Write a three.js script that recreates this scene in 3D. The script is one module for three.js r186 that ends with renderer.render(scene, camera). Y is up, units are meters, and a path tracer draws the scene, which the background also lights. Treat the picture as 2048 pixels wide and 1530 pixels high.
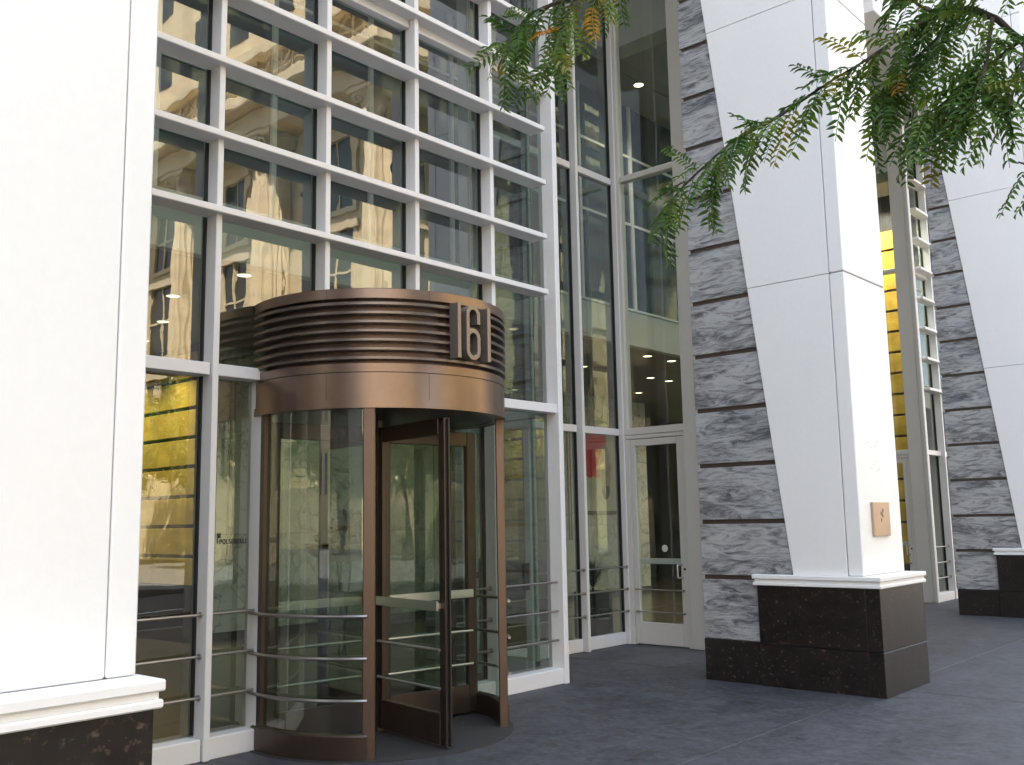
import * as THREE from 'three';
import { mergeGeometries } from 'three/addons/utils/BufferGeometryUtils.js';
import { ImprovedNoise } from 'three/addons/math/ImprovedNoise.js';
import { FontLoader } from 'three/addons/loaders/FontLoader.js';
import { TextGeometry } from 'three/addons/geometries/TextGeometry.js';

// ---------------------------------------------------------------- camera, sky, sun, exposure
const scene = new THREE.Scene();
const D = Math.PI / 180;
const camera = new THREE.PerspectiveCamera(42.64, 1024 / 765, 0.1, 1500);
{
  const yaw = 48.508 * D, pitch = 8.049 * D, roll = -1.037 * D;
  const f = new THREE.Vector3(Math.sin(yaw) * Math.cos(pitch), Math.sin(pitch), -Math.cos(yaw) * Math.cos(pitch));
  const r = new THREE.Vector3(Math.cos(yaw), 0, Math.sin(yaw)), u = new THREE.Vector3().crossVectors(r, f);
  const r2 = r.clone().multiplyScalar(Math.cos(roll)).addScaledVector(u, Math.sin(roll));
  const u2 = r.clone().multiplyScalar(-Math.sin(roll)).addScaledVector(u, Math.cos(roll));
  camera.position.set(0, 1.6, 0);
  camera.quaternion.setFromRotationMatrix(new THREE.Matrix4().makeBasis(r2, u2, f.clone().negate()));
}
scene.add(camera);
const renderer = new THREE.WebGLRenderer({ antialias: true });
renderer.setSize(1024, 765);
renderer.toneMapping = THREE.LinearToneMapping;
renderer.toneMappingExposure = 6.4;
renderer.shadowMap.enabled = true;
renderer.shadowMap.type = THREE.PCFSoftShadowMap;

const sunDir = new THREE.Vector3(-0.5, 1.2, -0.5).normalize();   // from behind the building: the street side of it is in shade
{
  const w = 256, h = 128, a = new Float32Array(w * h * 4), d = new THREE.Vector3();
  for (let j = 0; j < h; j++) for (let i = 0; i < w; i++) {
    const el = ((j + 0.5) / h - 0.5) * Math.PI, az = ((i + 0.5) / w - 0.5) * 2 * Math.PI;
    d.set(Math.cos(el) * Math.cos(az), Math.sin(el), Math.cos(el) * Math.sin(az));
    const s = Math.max(0, Math.sin(el)), hz = Math.pow(1 - s, 3), glow = 0.35 * Math.exp(-Math.acos(Math.min(1, Math.max(-1, d.dot(sunDir)))) * 2.6);
    const o = (j * w + i) * 4;
    a[o] = 0.345 + 0.13 * hz + glow; a[o + 1] = 0.41 + 0.12 * hz + glow; a[o + 2] = 0.52 + 0.09 * hz + glow; a[o + 3] = 1;
    if (el < 0) { a[o] = 0.12; a[o + 1] = 0.12; a[o + 2] = 0.12; }
  }
  const sky = new THREE.DataTexture(a, w, h, THREE.RGBAFormat, THREE.FloatType);
  sky.mapping = THREE.EquirectangularReflectionMapping; sky.magFilter = THREE.LinearFilter; sky.minFilter = THREE.LinearFilter; sky.needsUpdate = true;
  scene.background = sky; scene.environment = sky;
}
const sun = new THREE.DirectionalLight(new THREE.Color(1, 0.93, 0.82), 5);
sun.position.copy(sunDir).multiplyScalar(120); sun.castShadow = true; sun.shadow.mapSize.set(4096, 4096);
Object.assign(sun.shadow.camera, { left: -80, right: 80, top: 80, bottom: -80, near: 1, far: 320 });
scene.add(sun, sun.target);

// ---------------------------------------------------------------- helpers
let seed = 20240607;
const rnd = () => { seed = (seed * 1664525 + 1013904223) >>> 0; return seed / 4294967296; };
const rr = (a, b) => a + (b - a) * rnd();
const noise = new ImprovedNoise();
const fbm = (x, y, z, o = 4) => { let s = 0, a = 0.5; for (let i = 0; i < o; i++) { s += a * noise.noise(x, y, z + i * 7.3); x *= 2.03; y *= 2.03; a *= 0.5; } return s; };
const C3 = (r, g, b) => new THREE.Color().setRGB(r, g, b);
function tex(w, h, fn, srgb = false) {                      // fn(u, v) -> [r, g, b] linear 0..1
  const a = new Uint8Array(w * h * 4), enc = (x) => { x = Math.min(1, Math.max(0, x)); return Math.round(255 * (srgb ? (x <= 0.0031308 ? 12.92 * x : 1.055 * Math.pow(x, 1 / 2.4) - 0.055) : x)); };
  for (let j = 0; j < h; j++) for (let i = 0; i < w; i++) { const c = fn(i / w, j / h), o = (j * w + i) * 4; a[o] = enc(c[0]); a[o + 1] = enc(c[1]); a[o + 2] = enc(c[2]); a[o + 3] = 255; }
  const t = new THREE.DataTexture(a, w, h); t.wrapS = t.wrapT = THREE.MirroredRepeatWrapping; t.magFilter = THREE.LinearFilter; t.minFilter = THREE.LinearMipmapLinearFilter; t.generateMipmaps = true;
  if (srgb) t.colorSpace = THREE.SRGBColorSpace; t.needsUpdate = true; return t;
}
const rep = (t, metresU, metresV) => { t.repeat.set(1 / metresU, 1 / metresV); return t; };
const used = {};
const numbered = (n) => { const k = used[n] = (used[n] ?? -1) + 1; return k ? `${n}_${String(k).padStart(3, '0')}` : n; };
const shade = (o) => { o.traverse((m) => { if (m.isMesh) { m.castShadow = true; m.receiveShadow = true; } }); return o; };
function tag(o, label, category, group, kind) { o.userData.label = label; o.userData.category = category; if (group) o.userData.group = group; if (kind) o.userData.kind = kind; return o; }
function thing(name, pos, label, category, group) { const g = new THREE.Group(); g.name = numbered(name); g.position.set(...pos); scene.add(g); return tag(g, label, category, group); }
// uv in metres from position and dominant normal
function metreUV(g, ou = 0, ov = 0) {
  const p = g.attributes.position, n = g.attributes.normal, uv = new Float32Array(p.count * 2);
  for (let i = 0; i < p.count; i++) {
    const ax = Math.abs(n.getX(i)), ay = Math.abs(n.getY(i)), az = Math.abs(n.getZ(i));
    let u, v; if (ay >= ax && ay >= az) { u = p.getX(i); v = p.getZ(i); } else if (ax >= az) { u = p.getZ(i); v = p.getY(i); } else { u = p.getX(i); v = p.getY(i); }
    uv[2 * i] = u + ou; uv[2 * i + 1] = v + ov;
  }
  g.setAttribute('uv', new THREE.BufferAttribute(uv, 2)); return g;
}
// chamfered box in world coordinates: 44 triangles
function box(x0, x1, y0, y1, z0, z1, c = 0.004) {
  if (x0 > x1) [x0, x1] = [x1, x0]; if (y0 > y1) [y0, y1] = [y1, y0]; if (z0 > z1) [z0, z1] = [z1, z0];
  c = Math.min(c, 0.3 * Math.min(x1 - x0, y1 - y0, z1 - z0));
  const X = [x0, x1], Y = [y0, y1], Z = [z0, z1], pos = [];
  const P = (i, j, k, ax) => { const s = [i ? -c : c, j ? -c : c, k ? -c : c]; s[ax] = 0; return [X[i] + s[0], Y[j] + s[1], Z[k] + s[2]]; };
  const cen = [(x0 + x1) / 2, (y0 + y1) / 2, (z0 + z1) / 2];
  const tri = (a, b, d) => {
    const n = [(b[1] - a[1]) * (d[2] - a[2]) - (b[2] - a[2]) * (d[1] - a[1]), (b[2] - a[2]) * (d[0] - a[0]) - (b[0] - a[0]) * (d[2] - a[2]), (b[0] - a[0]) * (d[1] - a[1]) - (b[1] - a[1]) * (d[0] - a[0])];
    const m = [(a[0] + b[0] + d[0]) / 3 - cen[0], (a[1] + b[1] + d[1]) / 3 - cen[1], (a[2] + b[2] + d[2]) / 3 - cen[2]];
    if (n[0] * m[0] + n[1] * m[1] + n[2] * m[2] < 0) pos.push(...a, ...d, ...b); else pos.push(...a, ...b, ...d);
  };
  const quad = (a, b, d, e) => { tri(a, b, d); tri(a, d, e); };
  for (const s of [0, 1]) {
    quad(P(s, 0, 0, 0), P(s, 1, 0, 0), P(s, 1, 1, 0), P(s, 0, 1, 0));
    quad(P(0, s, 0, 1), P(1, s, 0, 1), P(1, s, 1, 1), P(0, s, 1, 1));
    quad(P(0, 0, s, 2), P(1, 0, s, 2), P(1, 1, s, 2), P(0, 1, s, 2));
    for (const t of [0, 1]) {
      quad(P(0, s, t, 1), P(1, s, t, 1), P(1, s, t, 2), P(0, s, t, 2));
      quad(P(s, 0, t, 0), P(s, 1, t, 0), P(s, 1, t, 2), P(s, 0, t, 2));
      quad(P(s, t, 0, 0), P(s, t, 1, 0), P(s, t, 1, 1), P(s, t, 0, 1));
      for (const k of [0, 1]) tri(P(s, t, k, 0), P(s, t, k, 1), P(s, t, k, 2));
    }
  }
  const g = new THREE.BufferGeometry(); g.setAttribute('position', new THREE.Float32BufferAttribute(pos, 3)); g.computeVertexNormals();
  return metreUV(g);
}
function prep(g) { g = g.index ? g.toNonIndexed() : g; for (const k of Object.keys(g.attributes)) if (!['position', 'normal', 'uv'].includes(k)) g.deleteAttribute(k); return g; }
const merge = (list) => mergeGeometries(list.map(prep));
// a part of a thing; its geometry is given in world metres
function part(parent, name, g, m) {
  let top = parent, off = new THREE.Vector3(); for (let p = parent; p && p !== scene; p = p.parent) off.add(p.position);
  if (Array.isArray(g)) g = merge(g);
  g.translate(-off.x, -off.y, -off.z);
  const o = new THREE.Mesh(g, m); o.name = name; parent.add(o); return o;
}
function struct(name, g, m) { if (Array.isArray(g)) g = merge(g); const o = new THREE.Mesh(g, m); o.name = numbered(name); o.userData.kind = 'structure'; scene.add(o); return o; }
const cyl = (x, y0, y1, z, r0, r1 = r0, s = 16) => new THREE.CylinderGeometry(r1, r0, y1 - y0, s).translate(x, (y0 + y1) / 2, z);
function rod(a, b, r, s = 8) { const A = new THREE.Vector3(...a), B = new THREE.Vector3(...b), L = A.distanceTo(B); const g = new THREE.CylinderGeometry(r, r, L, s); g.applyQuaternion(new THREE.Quaternion().setFromUnitVectors(new THREE.Vector3(0, 1, 0), B.clone().sub(A).normalize())); return g.translate((A.x + B.x) / 2, (A.y + B.y) / 2, (A.z + B.z) / 2); }
// ring segment round a vertical axis; profile = closed list of [radius, y]; phi from +z towards +x, degrees
function arc(cx, cz, profile, p0, p1, n = 48) {
  const pos = [], pt = (k, a) => [cx + profile[k][0] * Math.sin(a), profile[k][1], cz + profile[k][0] * Math.cos(a)];
  const m = profile.length;
  for (let i = 0; i < n; i++) for (let k = 0; k < m; k++) {
    const a0 = (p0 + (p1 - p0) * i / n) * D, a1 = (p0 + (p1 - p0) * (i + 1) / n) * D, k2 = (k + 1) % m;
    const A = pt(k, a0), B = pt(k2, a0), Cc = pt(k2, a1), E = pt(k, a1);
    pos.push(...A, ...E, ...B, ...B, ...E, ...Cc);
  }
  if (Math.abs(p1 - p0) < 359) for (const a of [p0, p1]) for (let k = 1; k < m - 1; k++) { const t = [pt(0, a * D), pt(k, a * D), pt(k + 1, a * D)]; if (a === p1) t.reverse(); pos.push(...t[0], ...t[1], ...t[2]); }
  const g = new THREE.BufferGeometry(); g.setAttribute('position', new THREE.Float32BufferAttribute(pos, 3));
  // smooth round the axis, flat along the profile
  const nor = new Float32Array(pos.length), va = new THREE.Vector3(), vb = new THREE.Vector3(), vc = new THREE.Vector3();
  g.computeVertexNormals(); const fn = g.attributes.normal;
  for (let i = 0; i < pos.length / 3; i++) {
    const nx = fn.getX(i), ny = fn.getY(i), nz = fn.getZ(i), rx = pos[3 * i] - cx, rz = pos[3 * i + 2] - cz, L = Math.hypot(rx, rz) || 1, h = (nx * rx + nz * rz) / L, tang = Math.abs(nx * rz - nz * rx) / L;
    if (tang > 0.7 && Math.abs(h) < 0.7) { nor[3 * i] = nx; nor[3 * i + 1] = ny; nor[3 * i + 2] = nz; } else { nor[3 * i] = h * rx / L; nor[3 * i + 1] = ny; nor[3 * i + 2] = h * rz / L; }
  }
  g.setAttribute('normal', new THREE.BufferAttribute(nor, 3)); return metreUV(g);
}
function pane(x0, x1, y0, y1, z) { const g = new THREE.PlaneGeometry(x1 - x0, y1 - y0).rotateX(rr(-0.0016, 0.0016)).rotateY(rr(-0.004, 0.004)).translate((x0 + x1) / 2, (y0 + y1) / 2, z); return metreUV(g, rr(0, 9), rr(0, 9)); }
function paneX(x, y0, y1, z0, z1) { const g = new THREE.PlaneGeometry(Math.abs(z1 - z0), y1 - y0).rotateY(-Math.PI / 2).translate(x, (y0 + y1) / 2, (z0 + z1) / 2); return metreUV(g, rr(0, 9), rr(0, 9)); }

// ---------------------------------------------------------------- materials
const std = (c, roughness, metalness = 0, more = {}) => new THREE.MeshStandardMaterial({ color: c, roughness, metalness, ...more });
const grime = rep(tex(512, 512, (u, v) => { const n = 0.97 + 0.035 * fbm(u * 5, v * 3.2, 3.1, 5) + 0.03 * fbm(u * 60, v * 60, 8, 2); return [n, n, n]; }), 2.2, 3.4);
const wave = rep(tex(256, 256, (u, v) => { const n = 0.5 + 0.75 * fbm(u * 6, v * 2.0, 1.7, 3); return [n, n, n]; }), 2.3, 2.3);
const brushed = rep(tex(256, 512, (u, v) => { const n = 0.88 + 0.06 * fbm(u * 60, v * 60, 4.4, 3) + 0.13 * fbm(u * 5, v * 5, 2.2, 4); return [n, n, n]; }), 1.1, 1.4);
const bumpN = rep(tex(256, 256, (u, v) => { const n = 0.5 + 0.8 * fbm(u * 34, v * 34, 6.2, 3); return [n, n, n]; }), 0.8, 0.8);
const marbleT = tex(1024, 512, (u, v) => {
  const x = u * 4.2, y = v * 4.2, wx = fbm(x * 0.8, y * 1.2, 1.1, 4), wy = fbm(x * 0.6 + 5, y * 1.0, 3.3, 4);
  const a = fbm(x * 0.55 + wx * 1.6, y * 1.9 + wy * 3.4, 0.4, 5), b = fbm(x * 1.7 + wy * 2.2, y * 6.5 + wx * 5.5, 6.1, 4), c = fbm(x * 4.5 + wx * 6, y * 17 + wy * 14, 2.7, 4), d = fbm(x * 30, y * 40, 4.2, 2);
  let t = 0.62 + 0.7 * a + 0.75 * b + 0.75 * c + 0.3 * d;
  t = Math.min(1, Math.max(0, t)); t = t * t * (3 - 2 * t);
  const w = fbm(x * 0.6, y * 0.6, 5.5, 3);
  return [0.085 + 0.37 * t + 0.02 * w, 0.09 + 0.372 * t, 0.102 + 0.37 * t - 0.02 * w];
}, true); rep(marbleT, 2.6, 1.35);
const wallMarbleT = rep(tex(1024, 1024, (u, v) => {
  const x = u * 4, y = v * 4, wx = fbm(x, y, 2.1, 4), wy = fbm(x + 9, y, 4.1, 4);
  const r1 = Math.pow(Math.max(0, 1 - Math.abs(fbm(x * 0.9 + wx * 1.8, y * 0.8 + wy * 1.8, 1.3, 4)) * 9), 3), r2 = Math.pow(Math.max(0, 1 - Math.abs(fbm(x * 2.2 + wy * 2, y * 2 + wx * 2, 7.3, 4)) * 11), 3);
  const t = 0.62 + 0.16 * fbm(x * 1.5, y * 1.5, 8.8, 4) - 0.34 * r1 - 0.16 * r2; return [t * 0.98, t, t * 0.93];
}, true), 3.4, 3.4);
const onyxT = rep(tex(512, 512, (u, v) => { const t = 0.8 + 0.45 * fbm(u * 5 + fbm(u * 3, v * 3, 1) * 2, v * 7, 2.2, 5); return [0.78 * t, 0.50 * t, 0.075 * t]; }, true), 1.6, 1.6);
const graniteT = rep(tex(1024, 1024, (u, v) => {
  const n = fbm(u * 120, v * 120, 1.5, 2), m = fbm(u * 46, v * 46, 4.5, 3), k = m > 0.2 ? (m - 0.2) * 0.25 : 0, sp = n > 0.42 ? (n - 0.42) * 1.6 : 0, b = 0.012 + 0.012 * fbm(u * 9, v * 9, 2, 3);
  return [b + k + sp, b * 0.9 + k * 0.75 + sp * 0.9, b * 0.85 + k * 0.6 + sp * 0.8];
}, true), 1.3, 1.3);
const walkT = rep(tex(1024, 1024, (u, v) => {
  const a = fbm(u * 5, v * 5, 1.2, 5), b = fbm(u * 26 + a * 3, v * 15, 5.2, 4), c = fbm(u * 130, v * 130, 2.4, 2), st = Math.max(0, fbm(u * 3 + 4, v * 9, 7.7, 5) - 0.08);
  const e = fbm(u * 60 + a * 6, v * 42, 9.1, 3), g1 = noise.noise(u * 23, v * 23, 3.3), gum = g1 > 0.62 ? -0.35 : 0, t = 1 + 0.3 * a + 0.5 * b + 0.6 * e + 0.7 * c - 0.8 * st + gum; return [0.050 * t, 0.051 * t, 0.060 * t];
}, true), 5.2, 5.2);
const asphaltT = rep(tex(512, 512, (u, v) => { const t = 1 + 0.5 * fbm(u * 6, v * 6, 1, 4) + 0.6 * fbm(u * 90, v * 90, 3, 2); return [0.055 * t, 0.053 * t, 0.05 * t]; }, true), 6, 6);
const stoneT = rep(tex(512, 512, (u, v) => { const t = 1 + 0.3 * fbm(u * 4, v * 9, 1.8, 5) + 0.12 * fbm(u * 60, v * 60, 3, 2); return [0.62 * t, 0.51 * t, 0.33 * t]; }, true), 5, 5);
const floorT = rep(tex(512, 512, (u, v) => { const t = 1 + 0.25 * fbm(u * 5, v * 12, 1.8, 5); return [0.20 * t, 0.16 * t, 0.10 * t]; }, true), 3, 3);
const woodT = rep(tex(256, 512, (u, v) => { const t = 1 + 0.6 * fbm(u * 14, v * 1.5, 4.8, 4); return [0.035 * t, 0.022 * t, 0.014 * t]; }, true), 1.5, 2.5);

const M = {
  panel: std(C3(0.80, 0.80, 0.80), 0.42, 0, { map: grime, bumpMap: bumpN, bumpScale: 0.0004 }),
  metal: std(C3(0.70, 0.685, 0.68), 0.38, 0, { map: grime }),
  beige: std(C3(0.66, 0.635, 0.59), 0.42, 0, { map: grime }),
  gasket: std(C3(0.012, 0.012, 0.012), 0.6),
  rail: std(C3(0.36, 0.34, 0.33), 0.3, 0.9),
  bright: std(C3(0.62, 0.62, 0.60), 0.28, 0.95),
  bronze: std(C3(0.25, 0.182, 0.148), 0.34, 0.88, { map: brushed, roughnessMap: brushed }),
  bronzeDark: std(C3(0.10, 0.074, 0.062), 0.36, 0.8, { map: brushed }),
  bronzeStrip: std(C3(0.12, 0.092, 0.075), 0.42, 0.6),
  ribMetal: std(C3(0.20, 0.165, 0.15), 0.3, 0.85, { map: brushed }),
  post: std(C3(0.15, 0.105, 0.087), 0.36, 0.82, { map: brushed }),
  black: std(C3(0.012, 0.011, 0.011), 0.45),
  soffit: std(C3(0.03, 0.028, 0.027), 0.3),
  digit: std(C3(0.22, 0.19, 0.17), 0.4, 0.6),
  marble: std(C3(0.86, 0.86, 0.86), 0.36, 0, { map: marbleT }),
  wallMarble: std(C3(0.72, 0.74, 0.68), 0.3, 0, { map: wallMarbleT }),
  onyx: std(C3(1, 1, 1), 0.35, 0, { map: onyxT }),
  granite: std(C3(1.1, 0.92, 0.86), 0.3, 0, { map: graniteT }),
  walk: std(C3(1, 1, 1), 0.62, 0, { map: walkT, bumpMap: bumpN, bumpScale: 0.0012 }),
  walkBed: std(C3(0.02, 0.02, 0.022), 0.9),
  asphalt: std(C3(1, 1, 1), 0.85, 0, { map: asphaltT }),
  kerb: std(C3(0.28, 0.27, 0.25), 0.8), paint: std(C3(0.7, 0.7, 0.66), 0.7),
  stone: std(C3(1, 1, 1), 0.75, 0, { map: stoneT }),
  floor: std(C3(0.6, 0.6, 0.6), 0.22, 0, { map: floorT }),
  wood: std(C3(1, 1, 1), 0.35, 0, { map: woodT }),
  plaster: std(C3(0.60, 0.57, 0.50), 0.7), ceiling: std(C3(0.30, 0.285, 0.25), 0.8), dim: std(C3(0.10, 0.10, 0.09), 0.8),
  towerWall: std(C3(0.24, 0.19, 0.16), 0.75), iron: std(C3(0.02, 0.02, 0.02), 0.5),
  bark: std(C3(0.045, 0.034, 0.026), 0.9, 0, { bumpMap: bumpN, bumpScale: 0.004 }),
  glass: new THREE.MeshPhysicalMaterial({ color: C3(0.50, 0.585, 0.55), roughness: 0.0, transmission: 1, thickness: 0, ior: 2.2, bumpMap: wave, bumpScale: 0.0009, side: THREE.DoubleSide }),
  doorGlass: new THREE.MeshPhysicalMaterial({ color: C3(0.74, 0.80, 0.76), roughness: 0.0, transmission: 1, thickness: 0, ior: 1.75, bumpMap: wave, bumpScale: 0.0014, side: THREE.DoubleSide }),
  oldGlass: new THREE.MeshPhysicalMaterial({ color: C3(0.035, 0.03, 0.022), roughness: 0.08, ior: 1.5 }),
  blueGlass: new THREE.MeshPhysicalMaterial({ color: C3(0.05, 0.07, 0.08), roughness: 0.05, ior: 1.9 }),
};

// ---------------------------------------------------------------- ground, road, sidewalks
struct('ground', metreUV(new THREE.PlaneGeometry(900, 900).rotateX(-Math.PI / 2).translate(0, -0.16, 0)), M.asphalt);
const road = struct('road', box(-120, 200, -0.158, -0.15, 2.2, 11.4, 0), M.asphalt);
for (let i = 0; i < 14; i++) part(road, 'crosswalk_bar', box(15.4 + 0.0, 18.6, -0.1495, -0.146, 2.9 + i * 0.6, 3.2 + i * 0.6, 0), M.paint);
part(road, 'lane_line', box(-60, 14, -0.1495, -0.146, 6.7, 6.82, 0), M.paint);
{
  const s = new THREE.Group(); s.name = 'sidewalk'; s.userData.kind = 'structure'; scene.add(s);
  part(s, 'slab_bed', box(-30, 40, -0.15, -0.02, -7.75, 1.9, 0), M.walkBed);
  const xs = [-30, -14.1, -6.4, 1.4, 9.3, 17.2, 25.1, 40], zs = [-7.74, -3.66, -0.75, 1.88];
  for (let i = 0; i < xs.length - 1; i++) for (let j = 0; j < zs.length - 1; j++)
    part(s, 'slab', box(xs[i] + 0.004, xs[i + 1] - 0.004, -0.05, 0, zs[j] + 0.005, zs[j + 1] - 0.005, 0.004), M.walk);
  const k = new THREE.Group(); k.name = 'kerb'; k.userData.kind = 'structure'; scene.add(k);
  for (let x = -30; x < 40; x += 2.5) part(k, 'kerb_stone', box(x + 0.004, x + 2.496, -0.16, 0.002, 1.9, 2.08, 0.02), M.kerb);
  struct('far_sidewalk', box(-120, 200, -0.16, 0, 11.4, 120, 0.02).translate(0, 0, 0), std(C3(0.15, 0.145, 0.135), 0.85));
}

// ---------------------------------------------------------------- curtain walls
const ZG = -6.42, FIN0 = 3.917, FSTEP = 0.5835, TOPY = 11.9;
const railYs = [0.42, 0.70, 0.985];
function frontWall(x0, door) {                              // five one-metre panels from x0
  const g = thing('curtain_wall', [x0, 0, -6.35], '', 'curtain wall', 'glazed fronts between the white piers');
  const xm = [0, 1, 2, 3, 4, 5].map((k) => x0 + k);
  const dl = x0 + 1.40, dr = x0 + 3.36;                     // door opening
  xm.forEach((x, k) => {
    const end = k === 0 || k === 5, y0 = door && (k === 2 || k === 3) ? 2.786 : 0;
    const a = k === 5 ? x - 0.075 : k === 0 ? x - 0.02 : x - 0.055, b = k === 0 ? x + 0.055 : x - 0.005;
    part(g, 'mullion', box(a, b, y0, TOPY, -6.47, -6.262, 0.005), M.metal);
    if (!end) part(g, 'gasket', box(a - 0.012, a, y0 + (y0 ? 0 : 0.16), TOPY, -6.43, -6.39, 0.002), M.gasket);
  });
  for (const [y0, y1] of [[2.69, 2.78], [6.15, 6.25], [9.65, 9.75]]) for (let k = 0; k < 5; k++) {
    const a = xm[k] + (k ? 0 : 0.06), b = xm[k + 1] - 0.06;
    if (door && y0 < 3) { if (k === 2) continue; part(g, 'transom', box(k === 3 ? dr : a, k === 1 ? dl + 0.03 : b, y0, y1, -6.46, -6.29, 0.004), M.metal); }
    else part(g, 'transom', box(a, b, y0, y1, -6.46, -6.335, 0.004), M.metal);
  }
  for (let k = 0; k < 5; k++) {
    const a = xm[k] + (k ? 0 : 0.06), b = xm[k + 1] - 0.06;
    const low = !door ? [[a, b]] : k === 1 ? [[a, dl - 0.01]] : k === 2 ? [] : k === 3 ? [[dr + 0.03, b]] : [[a, b]];
    for (const [c, d] of low) {
      part(g, 'sill', box(c, d, 0, 0.15, -6.46, -6.285, 0.006), M.metal);
      part(g, 'pane', pane(c, d, 0.15, 2.69, ZG), M.glass);
      for (const y of railYs) {
        part(g, 'handrail', [rod([c - 0.012, y, -6.335], [d + 0.012, y, -6.335], 0.011), cyl(0, -0.012, 0.012, 0, 0.022, 0.022, 10).rotateZ(Math.PI / 2).translate(d + 0.004, y, -6.335)], M.rail);
      }
    }
    for (const [y0, y1] of [[2.78, 6.15], [6.25, 9.65], [9.75, TOPY]]) part(g, 'pane', pane(a, b, y0, y1, ZG), M.glass);
  }
  for (let k = 0; k < 13; k++) { const y = FIN0 + k * FSTEP; part(g, 'sunshade_fin', box(x0 + 0.21, x0 + 4.735, y - 0.026, y + 0.026, -6.40, -6.20, 0.006), M.metal); }
  if (door) for (const [a, b] of [[dl - 0.02, dl + 0.022], [dr - 0.02, dr + 0.022]]) part(g, 'door_jamb', box(a, b, 0, 2.69, -6.46, -6.27, 0.004), M.metal);
  return g;
}
frontWall(2.87, true).userData.label = 'white framed glass front with sunshade fins above the bronze revolving door';
frontWall(10.77, false).userData.label = 'white framed glass front with sunshade fins hidden behind the plaqued white pier';
frontWall(18.62, false).userData.label = 'white framed glass front seen edge-on beyond the plaqued pier, fin ends showing';

const ZR = -7.62;                                           // recessed wall glass plane
function recess(xl, xr, label) {
  const g = thing('recessed_glass_wall', [xl, 0, ZR], label, 'glass wall', 'set-back glass walls beside the fronts');
  const ms = [xl - 0.075, xl + (xr - xl) * 0.33, xl + (xr - xl) * 0.665, xr - 0.055];
  ms.forEach((x, k) => part(g, 'mullion', box(x, x + (k === 3 ? 0.10 : 0.05), 0, TOPY, ZR - 0.05, ZR + 0.13 - (k === 3 ? 0.03 : 0), 0.005), M.metal));
  for (let k = 0; k < 3; k++) {
    const a = ms[k] + 0.052, b = ms[k + 1] - 0.002;
    part(g, 'sill', box(a, b, 0, 0.15, ZR - 0.04, ZR + 0.05, 0.005), M.metal);
    part(g, 'gasket', box(b - 0.012, b, 0.15, TOPY, ZR - 0.01, ZR + 0.03, 0.002), M.gasket);
    for (const [y0, y1] of [[2.70, 2.79], [6.17, 6.26], [9.65, 9.75]]) part(g, 'transom', box(a, b - 0.013, y0, y1, ZR - 0.04, ZR + 0.05, 0.004), M.metal);
    for (const [y0, y1] of [[0.15, 2.70], [2.79, 6.17], [6.26, 9.65], [9.75, TOPY]]) part(g, 'pane', pane(a, b - 0.013, y0, y1, ZR), M.glass);
    for (const y of railYs) part(g, 'handrail', [rod([a, y, ZR + 0.09], [b, y, ZR + 0.09], 0.010), cyl(0, -0.012, 0.012, 0, 0.02, 0.02, 10).rotateZ(Math.PI / 2).translate(b - 0.006, y, ZR + 0.09)], M.rail);
  }
  return g;
}
recess(7.87, 10.77, 'narrow set-back glass wall beside the single white glass door');
recess(15.77, 18.62, 'narrow set-back glass wall behind the pier with the leaf plaque');
// return walls facing along the street: one with a door frame and transom light, one plain
function doorReturn(x, label, second) {
  const g = thing('return_wall', [x, 0, -7.0], label, 'glass wall', 'return walls of the glazed fronts');
  part(g, 'door_jamb', box(x - 0.03, x + 0.10, 0, 2.64, -7.55, -7.455, 0.004), M.beige);
  part(g, 'mullion', box(x - 0.03, x + 0.10, 2.79, TOPY, -7.55, -7.47, 0.004), M.beige);
  part(g, 'pilaster', box(x - 0.05, x + 0.10, 0, TOPY, -6.60, -6.34, 0.006), M.beige);
  part(g, 'corner_post', box(x - 0.055, x - 0.022, 0, TOPY, -6.335, -6.262, 0.006), M.beige);
  part(g, 'door_jamb', box(x - 0.03, x + 0.09, 0, 2.64, -6.655, -6.603, 0.004), M.beige);
  part(g, 'door_head', box(x - 0.035, x + 0.10, 2.70, 2.79, -7.549, -6.603, 0.004), M.beige);
  part(g, 'door_head', box(x - 0.025, x + 0.09, 2.645, 2.697, -7.549, -6.603, 0.004), M.beige);
  part(g, 'transom', box(x - 0.03, x + 0.09, 6.19, 6.27, -7.468, -6.603, 0.004), M.beige);
  part(g, 'transom', box(x - 0.03, x + 0.09, 9.65, 9.74, -7.468, -6.603, 0.004), M.beige);
  for (const [y0, y1] of [[2.79, 6.19], [6.27, 9.65], [9.74, TOPY]]) part(g, 'pane', paneX(x + 0.02, y0, y1, -7.47, -6.60), M.doorGlass);
  return g;
}
doorReturn(10.77, 'pale metal return frame holding the single white glass door');
doorReturn(18.62, 'pale metal return wall beyond the pier, yellow panels behind its glass');
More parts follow.
